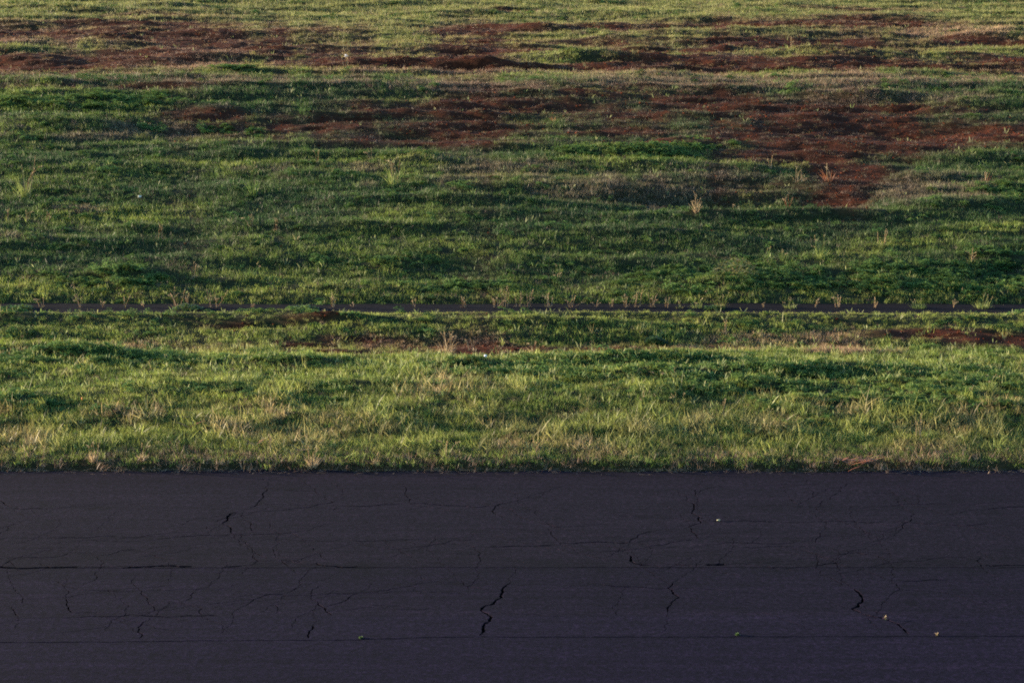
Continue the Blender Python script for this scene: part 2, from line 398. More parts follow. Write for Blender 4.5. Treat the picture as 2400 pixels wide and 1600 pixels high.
A = lambda pts: [(x, 1058.4 + y / 2.0) for x, y in [(p[0] / 2.0, p[1]) for p in pts]]
B = lambda pts: [(1176 + p[0] / 2.0, 1058.4 + p[1] / 2.0) for p in pts]
CR = [  # (width class, polyline)
 (2.5, A([(1228,130),(1210,165),(1185,190),(1165,210),(1130,222)])), (4.5, A([(1085,235),(1060,240),(1045,265),(1022,285)])), (3, A([(1026,290),(1055,300),(1062,332)])),
 (1.6, A([(1138,276),(1150,295),(1162,322)])), (1.3, A([(250,357),(380,352),(530,346)])), (1.3, A([(550,354),(620,353),(700,336)])), (1.4, A([(720,362),(850,346),(1000,343),(1055,339)])),
 (1.2, A([(1070,338),(1200,336),(1330,331),(1370,350)])), (1.7, A([(1210,230),(1330,220),(1420,212),(1500,195),(1540,185)])), (1.7, A([(1570,203),(1700,208),(1750,200),(1850,197)])),
 (1.5, A([(1885,196),(1960,195),(2060,203),(2180,212),(2250,205)])), (1.8, A([(1850,110),(1868,130),(1868,160),(1878,188)])), (2.4, A([(-40,165),(0,180),(25,200),(50,211)])), (1.3, A([(60,216),(130,219),(200,218)])),
 (2.6, A([(2325,190),(2290,200),(2272,215),(2262,232),(2280,246)])), (1.6, A([(-30,312),(0,306),(40,298),(70,284)])), (1.1, A([(185,342),(120,370),(40,381)])), (2.2, A([(20,470),(45,455),(72,444)])),
 (1.3, A([(85,443),(130,441),(240,441),(285,436),(312,424)])), (1.5, A([(445,436),(500,430),(550,412),(625,404)])), (1.2, A([(640,441),(700,433),(722,431)])), (2.0, A([(1160,433),(1170,448),(1185,458),(1158,474)])),
 (2.2, A([(1294,458),(1310,473),(1325,481)])), (3.2, A([(1450,468),(1500,481),(1645,483)])), (1.8, A([(2180,403),(2200,430),(2206,462)])), (1.2, A([(1960,405),(1985,426)])), (1.1, A([(1380,450),(1420,435),(1465,424)])),
 (1.2, A([(1770,400),(1820,403),(1870,401),(1960,390),(2080,362),(2185,358)])), (3.2, A([(-60,488),(60,489),(220,488),(355,487)])), (3.6, A([(565,490),(690,485),(800,481),(880,484)])), (2.8, A([(1030,487),(1085,484),(1112,480)])),
 (1.8, A([(280,718),(400,713),(470,713),(600,703)])), (1.5, A([(620,704),(720,713),(800,714),(900,710),(1000,709)])), (1.3, A([(90,608),(105,630),(100,652)])), (2.2, A([(52,672),(68,695),(85,712)])),
 (2.2, A([(302,630),(305,655),(318,683),(332,696)])), (1.2, A([(315,624),(350,614),(385,610)])), (1.7, A([(650,594),(675,625),(680,650),(702,690)])), (1.2, A([(560,640),(590,660),(572,690)])),
 (1.7, A([(890,602),(880,625),(845,641)])), (1.0, A([(420,592),(510,595),(600,597)])), (2.2, A([(900,667),(925,672),(925,702)])), (1.5, A([(958,656),(1032,648)])), (2.0, A([(1150,646),(1200,622),(1240,610),(1305,608)])),
 (1.5, A([(1318,606),(1350,590),(1372,573)])), (1.3, A([(1266,658),(1265,696)])), (3.0, A([(1460,650),(1482,667),(1500,690),(1522,706)])), (1.7, A([(1500,666),(1560,650),(1600,630),(1645,605)])),
 (1.3, A([(1660,602),(1780,592),(1890,570),(1955,557)])), (5.0, A([(2345,560),(2310,600),(2305,625),(2265,655),(2215,672),(2208,684),(2255,712),(2250,735),(2220,765),(2204,800)])),
 (1.2, A([(2115,545),(2130,570),(2200,581),(2260,590)])), (2.6, A([(660,738),(634,762),(632,785),(655,800),(638,815)])), (3.0, A([(1438,752),(1420,780),(1415,813)])), (1.0, A([(1480,611),(1560,607),(1630,605)])),
 (1.8, B([(1462,532),(1490,550),(1522,570)])), (5.4, B([(1570,585),(1595,605),(1612,635),(1590,655),(1563,678),(1600,695)])), (4.2, B([(1612,700),(1640,710),(1740,735),(1775,748),(1800,770),(1822,792)])), (1.4, B([(612,493),(630,505),(655,517)])),
 (3.2, B([(738,560),(730,572),(715,582),(740,600),(768,622),(735,645),(722,665),(714,692)])), (1.5, B([(440,570),(520,575),(620,578)])), (1.2, B([(640,583),(705,583)])), (4.5, B([(545,433),(545,458),(570,473),(628,477)])),
 (2.0, B([(750,471),(790,478),(825,482)])), (4.5, B([(890,476),(940,476),(978,473)])), (2.6, B([(1392,480),(1440,472),(1512,463)])), (2.0, B([(2150,445),(2144,465),(2155,483)])), (2.0, B([(2172,479),(2260,478),(2400,478)])),
 (1.6, B([(845,130),(842,148),(850,165)])), (3.0, B([(825,190),(835,215),(825,240),(862,255),(868,285),(815,302)])), (2.4, B([(822,308),(835,330),(855,355)])), (1.3, B([(895,278),(1000,277),(1130,276),(1200,277)])), (1.2, B([(1400,278),(1540,277),(1640,284),(1700,279)])),
 (1.6, B([(20,250),(60,265),(110,275)])), (2.0, B([(160,283),(175,292),(200,303),(235,302)])), (1.7, B([(165,310),(180,335),(222,372)])), (1.7, B([(-110,395),(0,390),(100,389),(180,388)])), (1.6, B([(230,375),(350,372),(480,376),(530,375)])),
 (2.2, B([(540,373),(575,350),(578,340),(640,322)])), (1.8, B([(620,393),(700,385),(760,370),(835,360)])), (1.2, B([(940,380),(1100,375),(1280,377)])), (1.0, B([(1040,397),(1180,391),(1300,393)])), (1.7, B([(1415,330),(1415,347),(1395,374)])),
 (1.9, B([(1838,265),(1830,275),(1792,295),(1778,320)])), (1.3, B([(1600,300),(1625,322),(1650,340)])), (1.7, B([(1270,168),(1310,198),(1332,190)])), (1.2, B([(1360,125),(1385,160)])), (1.5, B([(1396,213),(1425,240)])), (1.3, B([(1730,130),(1755,148),(1780,168)])),
 (1.2, B([(1740,205),(1870,198),(2030,200)])), (2.0, B([(2180,220),(2250,215),(2390,210)])), (1.2, B([(2010,293),(2100,295),(2200,288)])), (1.3, B([(1600,500),(1660,515),(1712,540)])), (1.5, B([(1765,560),(1780,590),(1730,620)])), (1.4, B([(1792,552),(1850,551),(2000,545)])),
 (1.0, B([(500,1000)  ,(520,1001)])), (1.3, B([(1500,430),(1580,420),(1660,430)])), (1.2, B([(1900,455),(2000,440),(2090,442)])), (1.0, A([(350,420),(420,425),(440,433)])), (1.0, A([(1600,360),(1760,365),(1900,360)])), (1.2, A([(1290,130),(1450,140),(1480,160)])),
]
# lane joints, left to right, as (width class, picture row control points)
JOINTS = [
 (.7, [(-300, 1303.0), (300, 1303.4), (700, 1302.8), (1176, 1302.0), (1700, 1302.2), (2700, 1302.4)]),
 (0.9, [(-300, 1420.0), (140, 1417.5), (500, 1415.0), (1176, 1413.0), (1800, 1411.5), (2700, 1411.0)]),
 (2.2, [(-300, 1476.0), (200, 1474.5), (500, 1470.5), (800, 1469.5), (950, 1464.5), (1100, 1462.0), (1176, 1462.5), (1700, 1462.0), (2100, 1461.0), (2240, 1460.5), (2700, 1462.0)]),
]

def rough_line(pts, jit, depth=3, seed=0):
    r = random.Random(seed)
    P = [Vector(p) for p in pts]
    for d in range(depth):
        Q = [P[0]]
        for a, b in zip(P, P[1:]):
            n = b - a; L = n.length
            if L > .05:
                m = (a + b) / 2 + Vector((-n.y, n.x)) * r.uniform(-jit, jit)
                Q += [m, b]
            else: Q.append(b)
        P = Q; jit *= .8
    return P

def ribbon(P, wid, seed, taper=True):
    """left and right outline of a crack along P"""
    r = random.Random(seed); n = len(P)
    Lf, Rt, Ct = [], [], []
    for i, p in enumerate(P):
        a, b = P[max(i - 1, 0)], P[min(i + 1, n - 1)]
        t = (b - a).normalized(); nn = Vector((-t.y, t.x))
        k = i / (n - 1)
        env = (min(1, 5 * k + .55) * min(1, 5 * (1 - k) + .55)) if taper else 1
        ww = wid * env * r.uniform(.55, 1.35) / 2
        Lf.append(p + nn * ww); Rt.append(p - nn * ww); Ct.append(p)
    return Lf, Ct, Rt

X0, X1, Y0, Y1 = -14.0, 14.0, 15.0, 35.02
cracks = []
for i, (wc, pts) in enumerate(CR):
    P = [flat(*p) for p in pts]
    if any(not (X0 + .3 < p[0] < X1 - .3) for p in P): P = [(max(X0 + .4, min(X1 - .4, p[0])), p[1]) for p in P]
    P = rough_line(P, .13, 3, 100 + i)
    along = abs(P[-1].x - P[0].x) / (abs(P[-1].x - P[0].x) + abs(P[-1].y - P[0].y) + 1e-6)
    cracks.append(ribbon(P, (.0085 + .0095 * along ** 3) * wc, 500 + i) + (min(.075, .03 + .011 * wc),))
hair = random.Random(77)
yC = flat(1176, 1464)[1]; yTop = EDGE_Y - .5
def wander(p, ang, n, step):
    P = [p]
    for k in range(n):
        ang += hair.gauss(0, .22)
        q = (P[-1][0] + step * math.cos(ang), P[-1][1] + step * math.sin(ang) * 1.0)
        if not (X0 + .5 < q[0] < X1 - .5 and yC + .15 < q[1] < yTop): break
        P.append(q)
    return P
seeds = []
for i, (wc, pts) in enumerate(CR):
    P = [flat(*p) for p in pts]
    for (a, b) in ((P[0], P[1]), (P[-1], P[-2])):
        if hair.random() < .8: seeds.append((a, math.atan2(a[1] - b[1], a[0] - b[0])))
    if len(P) > 2 and hair.random() < .6:
        m = P[len(P) // 2]; seeds.append((m, hair.choice([0, math.pi, 1.2, -1.2]) + hair.gauss(0, .4)))
for k in range(14):
    seeds.append(((hair.uniform(-8.5, 8.5), hair.uniform(yC + .3, yTop - .3)), hair.choice([0, math.pi]) + hair.gauss(0, .35)))
for k, (p, a) in enumerate(seeds):
    if not (X0 + .5 < p[0] < X1 - .5 and yC + .15 < p[1] < yTop): continue
    P = wander(p, a, hair.randint(3, 8), hair.uniform(.12, .26))
    if len(P) < 3: continue
    P = rough_line(P, .22, 2, 3000 + k)
    cracks.append(ribbon(P, hair.uniform(.006, .011), 4000 + k) + (.025,))
NHAIR = len(cracks)
jlines = []
for j, (wc, pts) in enumerate(JOINTS):
    P = [flat(*p) for p in pts]
    y_at = lambda x: np.interp(x, [p[0] for p in P], [p[1] for p in P])
    xs = np.arange(X0 + .2, X1 - .2 + .01, .12)
    r = random.Random(900 + j)
    L = [Vector((float(x), float(y_at(x)) + r.uniform(-.010, .010))) for x in xs]
    jlines.append(L)
    cracks.append(ribbon(L, .011 * wc, 950 + j, False) + (.03,))

def edge_y(x):
    return EDGE_Y - .03 + .09 * float(fbm(np.array([x * .5]), np.array([3.]), 5, 3)[0]) + .05 * float(fbm(np.array([x * 3.]), np.array([8.]), 6, 2)[0])

verts2, edges_in, holes = [], [], []
def add_poly(P):
    s = len(verts2); verts2.extend(P); n = len(P)
    edges_in.extend((s + k, s + (k + 1) % n) for k in range(n))
top = [Vector((float(x), edge_y(x))) for x in np.arange(X1, X0 - .01, -.15)]
add_poly([Vector((X0, Y0)), Vector((X1, Y0))] + top)
for (Lf, Ct, Rt, dep) in cracks:
    holes.append(np.array([tuple(p) for p in Lf + Rt[::-1]])); add_poly(Lf + Rt[::-1])
for L in jlines:
    s = len(verts2)
    ext = [Vector((X0, L[0].y))] + L + [Vector((X1, L[-1].y))]
    verts2.extend(ext)
    edges_in += [(s + k, s + k + 1) for k in range(len(ext) - 1)]
for gx in np.arange(X0 + 1, X1, 1.0):                       # a loose lattice keeps the triangles even
    for gy in np.arange(Y0 + 1, Y1 - .5, 1.0):
        verts2.append(Vector((gx + R.uniform(-.2, .2), gy + R.uniform(-.2, .2))))
ov, oe, of, o1, o2, o3 = geometry.delaunay_2d_cdt(verts2, edges_in, [], 0, 1e-5)
OV = np.array([tuple(p) for p in ov]); OF = np.array([list(f_) for f_ in of])
cen = OV[OF].mean(1)
def in_poly(P, q):
    inside = np.zeros(len(q), bool)
    for (xa, ya), (xb, yb) in zip(P, np.roll(P, -1, 0)):
        if ya == yb: continue
        c = ((ya > q[:, 1]) != (yb > q[:, 1])) & (q[:, 0] < (xb - xa) * (q[:, 1] - ya) / (yb - ya) + xa)
        inside ^= c
    return inside
gone = ~in_poly(np.array([(X0, Y0), (X1, Y0)] + [tuple(p) for p in top]), cen)
for P in holes:
    lo, hi = P.min(0), P.max(0)
    idx = np.where(((cen > lo) & (cen < hi)).all(1))[0]
    if len(idx): gone[idx[in_poly(P, cen[idx])]] = True
lane_of = np.zeros(len(OF), int)
for j, L in enumerate(jlines):
    lane_of[cen[:, 1] < np.interp(cen[:, 0], [p.x for p in L], [p.y for p in L])] = j + 1
lanes = [[list(map(int, f_)) for f_ in OF[(lane_of == k) & ~gone]] for k in range(4)]
AM = [asphalt_mat('asphalt_brownish', (.0088, .0057, .0125), (.0114, .0077, .0150)), asphalt_mat('asphalt_worn', (.0075, .0048, .0126), (.0098, .0065, .0156)),
      asphalt_mat('asphalt_patched', (.0084, .0054, .0150), (.0104, .0070, .0180)), asphalt_mat('asphalt_newer', (.0080, .0051, .0148), (.0100, .0067, .0178))]
dark = plain_mat('crack_dirt', (.010, .008, .008), .95, spec=.02)
runway = mesh_obj('runway', [(-600, -60, -.10), (600, -60, -.10), (600, 34.9, -.10), (-600, 34.9, -.10)], [[0, 1, 2, 3]], dark)
tag(runway, 'dark cracked asphalt runway with jointed paving lanes', kind='structure')
for k, fs in enumerate(lanes):
    used = sorted({i for f_ in fs for i in f_}); mp = {i: n for n, i in enumerate(used)}
    dz = [0, -.003, .002, .004][k]
    V = [(ov[i].x, ov[i].y, dz) for i in used]
    F = [[mp[i] for i in f_] for f_ in fs]
    # border skirt so the sheet has thickness
    cnt = {}
    for f_ in F:
        for a, b in zip(f_, f_[1:] + f_[:1]):
            key = (min(a, b), max(a, b)); cnt[key] = cnt.get(key, []) + [(a, b)]
    low = {}
    for key, e in cnt.items():
        if len(e) == 1:
            a, b = e[0]
            for q in (a, b):
                if q not in low:
                    low[q] = len(V); V.append((V[q][0], V[q][1], -.095))
            F.append([b, a, low[a], low[b]])
    mesh_obj('asphalt_lane', V, F, AM[k], parent=runway)
# the runway beyond the stretch in view: plain lanes left, right and near side
for (xa, xb, ya, yb) in ((-600, X0, -60, 34.98), (X1, 600, -60, 34.98), (X0, X1, -60, Y0)):
    mesh_obj('asphalt_lane', [(xa, ya, 0), (xb, ya, 0), (xb, yb, 0), (xa, yb, 0), (xa, ya, -.09), (xb, ya, -.09), (xb, yb, -.09), (xa, yb, -.09)],
             [[0, 1, 2, 3], [0, 4, 5, 1], [1, 5, 6, 2], [2, 6, 7, 3], [3, 7, 4, 0]], AM[0 if xa != X0 else 3], parent=runway)
for i, (Lf, Ct, Rt, dep) in enumerate(cracks):
    n = len(Lf); r = random.Random(i)
    V = [(p.x, p.y, -.012) for p in Lf] + [(p.x, p.y, -.012 - dep * r.uniform(.6, 1)) for p in Ct] + [(p.x, p.y, -.012) for p in Rt]
    F = []
    for k in range(n - 1):
        F += [[k, k + 1, n + k + 1, n + k], [n + k, n + k + 1, 2 * n + k + 1, 2 * n + k]]
    mesh_obj('joint' if i >= NHAIR else 'crack', V, F, dark, parent=runway)

# path behind the ridge
pv, pf = [], []
for i, x in enumerate(np.concatenate([[-300, -100, -40], np.arange(-25, 25.1, .5), [40, 100, 300]])):
    a = .06 * math.sin(x * .4) + .05 * math.sin(x * 1.7)
    pv += [(x, PATH_A + .05 + a, .0), (x, PATH_B - .02 + a * .7, .0), (x, PATH_A + .05 + a, -.12), (x, PATH_B - .02 + a * .7, -.12)]
    if i:
        s = (i - 1) * 4; t = i * 4
        pf += [[s, t, t + 1, s + 1], [s + 1, t + 1, t + 3, s + 3], [s, s + 2, t + 2, t]]
path = mesh_obj('path', pv, pf, asphalt_mat('path_asphalt', (.0050, .0038, .0066), (.0070, .0055, .0088)))
tag(path, 'narrow dark service path behind the grass ridge', kind='structure')

# ------------------------------------------------------------------ plant builders
def strip(V, F, al, rn, base, d, length, width, curve, rnd, seg=3, flat_top=False, side=None):
    """one blade: a bent tapering strip"""
    az = math.atan2(d[1], d[0]); p = np.array(base, float); th = d[2]
    sd = np.array([-math.sin(az), math.cos(az), 0]) if side is None else np.array([math.cos(side), math.sin(side), 0])
    s0 = len(V); st = length / seg
    for k in range(seg + 1):
        t = k / seg
        wd = width * (1 - t) ** .7 * (.75 + .5 * min(1, t * 3)) if not flat_top else width * math.sin(math.pi * min(.96, .12 + t * .88)) ** .7
        if k == seg and not flat_top:
            V.append(tuple(p)); al.append(1.0); rn.append(rnd)
        else:
            V.append(tuple(p - sd * wd / 2)); V.append(tuple(p + sd * wd / 2)); al += [t, t]; rn += [rnd, rnd]
        p = p + st * np.array([math.sin(th) * math.cos(az), math.sin(th) * math.sin(az), math.cos(th)])
        th += curve / seg
    for k in range(seg):
        a = s0 + 2 * k
        if k == seg - 1 and not flat_top: F.append([a, a + 1, a + 2])
        else: F.append([a, a + 1, a + 3, a + 2])

def tuft_proto(name, mat, seed, n, rad, hlen, width, lean, curve, seg=3, clump=.5):
    r = random.Random(seed); V, F, al, rn = [], [], [], []
    heads = [(r.gauss(0, rad * .5), r.gauss(0, rad * .5)) for _ in range(4)]
    for i in range(n):
        if r.random() < clump:
            h = r.choice(heads); bx, by = h[0] + r.gauss(0, rad * .12), h[1] + r.gauss(0, rad * .12)
        else:
            a, q = r.uniform(0, 6.283), rad * math.sqrt(r.random()); bx, by = q * math.cos(a), q * math.sin(a)
        L = hlen * r.uniform(.45, 1.15)
        strip(V, F, al, rn, (bx, by, -.03), (r.gauss(0, 1), r.gauss(0, 1), abs(r.gauss(0, lean))), L, width * r.uniform(.6, 1.3), r.uniform(.1, curve), r.random(), seg, side=r.uniform(0, 6.28))
    return mesh_obj(name, V, F, mat, link=False, attrs={'along': al, 'rnd': rn})

def leafy_proto(name, mat, seed, n, rad, h, leaf):
    r = random.Random(seed); V, F, al, rn = [], [], [], []
    lob = [(r.gauss(0, rad * .45), r.gauss(0, rad * .45), rad * r.uniform(.35, .7), h * r.uniform(.5, 1.1)) for _ in range(4)]
    for i in range(n):
        lx, ly, lr, lh = r.choice(lob)
        a = r.uniform(0, 6.283); q = math.sqrt(r.random())
        x, y = lx + lr * q * math.cos(a), ly + lr * q * math.sin(a)
        z = lh * math.sqrt(max(0, 1 - q * q)) * r.uniform(.55, 1.05)
        rr = r.random()
        for k in range(3):                                   # three leaflets
            b = a + k * 2.094 + r.uniform(-.3, .3); s = leaf * r.uniform(.7, 1.25)
            tx, ty = math.cos(b), math.sin(b); nx, ny = -ty, tx
            dz = s * r.uniform(-.45, .35); tw = s * r.uniform(-.2, .2)
            s0 = len(V)
            V += [(x, y, z), (x + tx * s * .55 - nx * s * .33, y + ty * s * .55 - ny * s * .33, z + dz * .5 + .1 * s + tw), (x + tx * s, y + ty * s, z + dz), (x + tx * s * .55 + nx * s * .33, y + ty * s * .55 + ny * s * .33, z + dz * .5 + .1 * s - tw)]
            F.append([s0, s0 + 1, s0 + 2, s0 + 3]); al += [z / h * .7] * 4; rn += [rr] * 4
    return mesh_obj(name, V, F, mat, link=False, attrs={'along': al, 'rnd': rn})

def broad_proto(name, mat, seed, n, rad, hlen, width):
    r = random.Random(seed); V, F, al, rn = [], [], [], []
    for i in range(n):
        a, q = r.uniform(0, 6.283), rad * math.sqrt(r.random())
        strip(V, F, al, rn, (q * math.cos(a), q * math.sin(a), 0), (math.cos(a), math.sin(a), r.uniform(.05, .6)), hlen * r.uniform(.6, 1.2), width * r.uniform(.7, 1.2), r.uniform(0, .5), r.random(), 4, True, side=r.uniform(0, 6.28))
    return mesh_obj(name, V, F, mat, link=False, attrs={'along': al, 'rnd': rn})

def clod_proto(name, mat, seed, size):
    r = random.Random(seed)
    bm = bmesh.new(); bmesh.ops.create_icosphere(bm, subdivisions=1, radius=size)
    for v in bm.verts: v.co = Vector((v.co.x * 1.2, v.co.y, v.co.z * .6)) * r.uniform(.65, 1.2)
    me = bpy.data.meshes.new(name); bm.to_mesh(me); bm.free(); me.materials.append(mat)
    return bpy.data.objects.new(name, me)

def scatter(name, label, cat, protos, x, y, scl, tint, lift=0.0, tilt=.12):
    """one object of countless plants: its vertices carry the plants"""
    n = len(x); z = height(x, y) + lift
    me = bpy.data.meshes.new(name)
    me.vertices.add(n); me.vertices.foreach_set('co', np.stack([x, y, z], 1).astype(np.float32).ravel())
    def put(nm, typ, key, arr):
        a = me.attributes.new(nm, typ, 'POINT'); a.data.foreach_set(key, np.ascontiguousarray(arr).ravel())
    put('rot', 'FLOAT_VECTOR', 'vector', np.stack([rng.normal(0, tilt, n), rng.normal(0, tilt, n), rng.uniform(0, 6.283, n)], 1).astype(np.float32))
    put('scl', 'FLOAT', 'value', scl.astype(np.float32))
    put('idx', 'INT', 'value', rng.integers(0, len(protos), n).astype(np.int32))
    t = np.concatenate([np.clip(tint, .003, 1), np.ones((n, 1))], 1).astype(np.float32)
    put('tint', 'FLOAT_COLOR', 'color', t)
    o = bpy.data.objects.new(name, me); C.objects.link(o)
    tag(o, label, cat, kind='stuff')
    col = bpy.data.collections.new(name + '_kinds')
    for p in protos: col.objects.link(p)
    ng = bpy.data.node_groups.new(name + '_growth', 'GeometryNodeTree')
    ng.interface.new_socket('Geometry', in_out='INPUT', socket_type='NodeSocketGeometry')
    ng.interface.new_socket('Geometry', in_out='OUTPUT', socket_type='NodeSocketGeometry')
    ns, ls = ng.nodes, ng.links
    gi, go = ns.new('NodeGroupInput'), ns.new('NodeGroupOutput')
    ci = ns.new('GeometryNodeCollectionInfo'); ci.inputs['Collection'].default_value = col
    ci.inputs['Separate Children'].default_value = True; ci.inputs['Reset Children'].default_value = True
    iop = ns.new('GeometryNodeInstanceOnPoints'); iop.inputs['Pick Instance'].default_value = True
    def named(nm, typ):
        a = ns.new('GeometryNodeInputNamedAttribute'); a.data_type = typ; a.inputs['Name'].default_value = nm; return a.outputs[0]
    ls.new(gi.outputs[0], iop.inputs['Points']); ls.new(ci.outputs[0], iop.inputs['Instance'])
    ls.new(named('idx', 'INT'), iop.inputs['Instance Index'])
    er = ns.new('FunctionNodeEulerToRotation'); ls.new(named('rot', 'FLOAT_VECTOR'), er.inputs[0]); ls.new(er.outputs[0], iop.inputs['Rotation'])
    ls.new(named('scl', 'FLOAT'), iop.inputs['Scale'])
    ls.new(iop.outputs[0], go.inputs[0])
    md = o.modifiers.new('growth', 'NODES'); md.node_group = ng
    return o

def pts(density, y0, y1, margin=2.5):
    """random points over the strip of field in view; density per square metre at each depth band"""
    X, Y = [], []
    y = y0
    while y < y1:
        st = min(4.0, y1 - y); hw = (y + st) * .2217 * 1.03 + margin
        d = density(y) if callable(density) else density
        n = int(d * 2 * hw * st)
        X.append(rng.uniform(-hw, hw, n)); Y.append(rng.uniform(y, y + st, n)); y += st
    x, y = np.concatenate(X), np.concatenate(Y)
    on_path = (y > PATH_A - .1) & (y < PATH_B + .05)
    return x[~on_path], y[~on_path]

def colmix(a, b, t):
    return a * (1 - t[:, None]) + b * t[:, None]

GREEN, BLUEG, YELG, STRAW, BROWN = (np.array(c) for c in ((.060, .118, .022), (.028, .068, .026), (.190, .245, .052), (.36, .255, .17), (.12, .060, .042)))

def grass_tint(x, y, dryness):
    n = len(x)
    a = fbm(x * .35, y * .7, 131, 3); b = fbm(x * 1.1, y * 2.0, 141, 2)
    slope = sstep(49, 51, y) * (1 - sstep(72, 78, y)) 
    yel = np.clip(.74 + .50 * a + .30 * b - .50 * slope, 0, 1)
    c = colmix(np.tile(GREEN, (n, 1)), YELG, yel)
    c = colmix(c, BLUEG, np.clip(slope * (.60 - .6 * a), 0, .9))  # cool shade of the slope painted into the grass colour
    c = colmix(c, np.array((.17, .155, .09)), sstep(72, 95, y) * .45)  # milky haze over the plateau painted as a paler grass tint
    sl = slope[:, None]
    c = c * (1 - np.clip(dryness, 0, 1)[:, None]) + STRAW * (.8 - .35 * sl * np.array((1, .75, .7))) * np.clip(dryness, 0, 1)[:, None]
    return c * rng.uniform(.65, 1.4, (n, 1))

M_grass = leaf_mat('grass_blade', trans=.42, vary=.62)
M_straw = leaf_mat('straw', trans=.25, vary=.4, tip=(1.1, 1.05, 1.0))
M_leaf = leaf_mat('clover_leaf', trans=.35, vary=.6, rough=.6, spec=.15, tip=(1.5, 1.35, 1.0))
M_broad = leaf_mat('broad_leaf', trans=.45, vary=.3, rough=.6, spec=.3)

far_s = lambda y: np.clip((y / 48.0) ** .6, .8, 1.6)
ridge_low = lambda y: 1 - .5 * np.exp(-((y - 46.0) / .8) ** 2)

# short grass everywhere
x, y = pts(lambda q: 120 if q < 47 else (80 if q < 60 else (60 if q < 76 else 42)), EDGE_Y + .12, 130)
soil, dry, leafy, tall = masks(x, y)
clump = afbm(x * 1.5, y * 3.2, 411, 3)
keep = rng.random(len(x)) < np.clip(1.0 - .97 * soil - .45 * leafy + .8 * soil * np.clip(clump, 0, 1), .05, 1)
x, y, soil, dry, leafy, tall = (q[keep] for q in (x, y, soil, dry, leafy, tall))
protos = [tuft_proto('grass_tuft', M_grass, 40 + k, 44, .14, (.07, .10, .06, .12)[k], .0062, .40, 1.0) for k in range(4)]
dn = np.clip(dry * .8 * (rng.random(len(x)) < .9) + .40 * soil + .22 * rng.random(len(x)) ** 2, 0, 1)
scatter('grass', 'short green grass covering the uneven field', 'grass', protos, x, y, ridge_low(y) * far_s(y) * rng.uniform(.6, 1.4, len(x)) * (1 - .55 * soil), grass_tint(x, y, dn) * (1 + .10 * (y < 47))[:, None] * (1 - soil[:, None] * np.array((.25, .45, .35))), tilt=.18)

# coarse longer grass on the verge next to the runway, thinning into the field
x, y = pts(lambda q: 80 if q < 39 else 16, EDGE_Y - .02, 46.0)
soil, dry, leafy, tall = masks(x, y)
verge = 1 - sstep(37.3, 40.5, y + 1.0 * fbm(x * .3, y * .3, 151, 2))
pr = np.clip(verge * .85 + tall * .8 + .05 - .9 * leafy * (1 - verge), 0, 1)
keep = rng.random(len(x)) < pr
x, y, verge, tall, dry = (q[keep] for q in (x, y, verge, tall, dry))
protos = [tuft_proto('verge_tuft', M_grass, 60 + k, (24, 22, 26, 9)[k], .15, (.19, .27, .15, .32)[k], (.0085, .008, .008, .016)[k], .42, 1.2, 4, .75) for k in range(4)]
edge_short = .30 + .70 * sstep(EDGE_Y, EDGE_Y + .9, y)
cl = fbm(x * 1.3, y * 1.5, 441, 3)
dd = np.clip(.16 + .75 * np.clip(fbm(x * .9, y * 1.0, 161, 3) * .9, 0, 1) + .5 * (1 - sstep(EDGE_Y, EDGE_Y + .9, y)), 0, .95)
scatter('verge_grass', 'longer coarse yellow green grass on the verge beside the runway', 'grass', protos, x, y, rng.uniform(.45, 1.25, len(x)) * edge_short * (.85 + .45 * cl), grass_tint(x, y, dd) * (1.06 + .50 * cl)[:, None], tilt=.22)

# dry straw grass
x, y = pts(lambda q: 60 if q < 47 else (55 if q < 76 else 36), EDGE_Y, 130)
soil, dry, leafy, tall = masks(x, y)
fringe = 1 - sstep(EDGE_Y + .25, EDGE_Y + 1.1, y + .3 * fbm(x * .8, y, 171, 2))
crest = np.exp(-((y - CREST_Y) / .7) ** 2)
keep = rng.random(len(x)) < np.clip(dry * .85 + .7 * fringe + .75 * crest + .09 + .14 * soil, 0, 1) * (1 - .7 * leafy)
x, y, fringe, soil = x[keep], y[keep], fringe[keep], soil[keep]
fl = 1 + .5 * fringe
protos = [tuft_proto('straw_tuft', M_straw, 80 + k, 34, .14, (.10, .14, .08)[k], .0048, .6, .9) for k in range(3)]
t = rng.random(len(x)) * .9
t = np.clip(t + .3 * soil, 0, 1)
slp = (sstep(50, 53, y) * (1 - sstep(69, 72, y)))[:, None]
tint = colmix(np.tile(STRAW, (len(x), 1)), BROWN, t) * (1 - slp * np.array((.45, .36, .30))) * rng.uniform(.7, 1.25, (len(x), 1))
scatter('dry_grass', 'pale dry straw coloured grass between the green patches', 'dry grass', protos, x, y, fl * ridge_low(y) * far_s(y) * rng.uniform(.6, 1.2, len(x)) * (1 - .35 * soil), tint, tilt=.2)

# leafy ground cover
x, y = pts(lambda q: 62 if q < 47 else (46 if q < 76 else 24), EDGE_Y + .5, 118)
soil, dry, leafy, tall = masks(x, y)
verge = 1 - sstep(37.0, 39.0, y)
keep = rng.random(len(x)) < np.clip(leafy * .60 - .4 * verge + .05 - .5 * soil, 0, 1)
x, y = x[keep], y[keep]
protos = [leafy_proto('leafy_mound', M_leaf, 90 + k, 110, .15, (.07, .11, .05)[k], .024) for k in range(3)]
a = fbm(x * .5, y * 1.0, 181, 3)
tint = colmix(np.tile(np.array((.052, .115, .032)), (len(x), 1)), np.array((.125, .195, .052)), np.clip(.45 + .6 * a, 0, 1)) * rng.uniform(.75, 1.25, (len(x), 1))
scatter('ground_cover', 'low mounds of small dark green leaves spreading over the turf', 'ground cover', protos, x, y, far_s(y) * rng.uniform(.6, 1.4, len(x)), tint, tilt=.12)

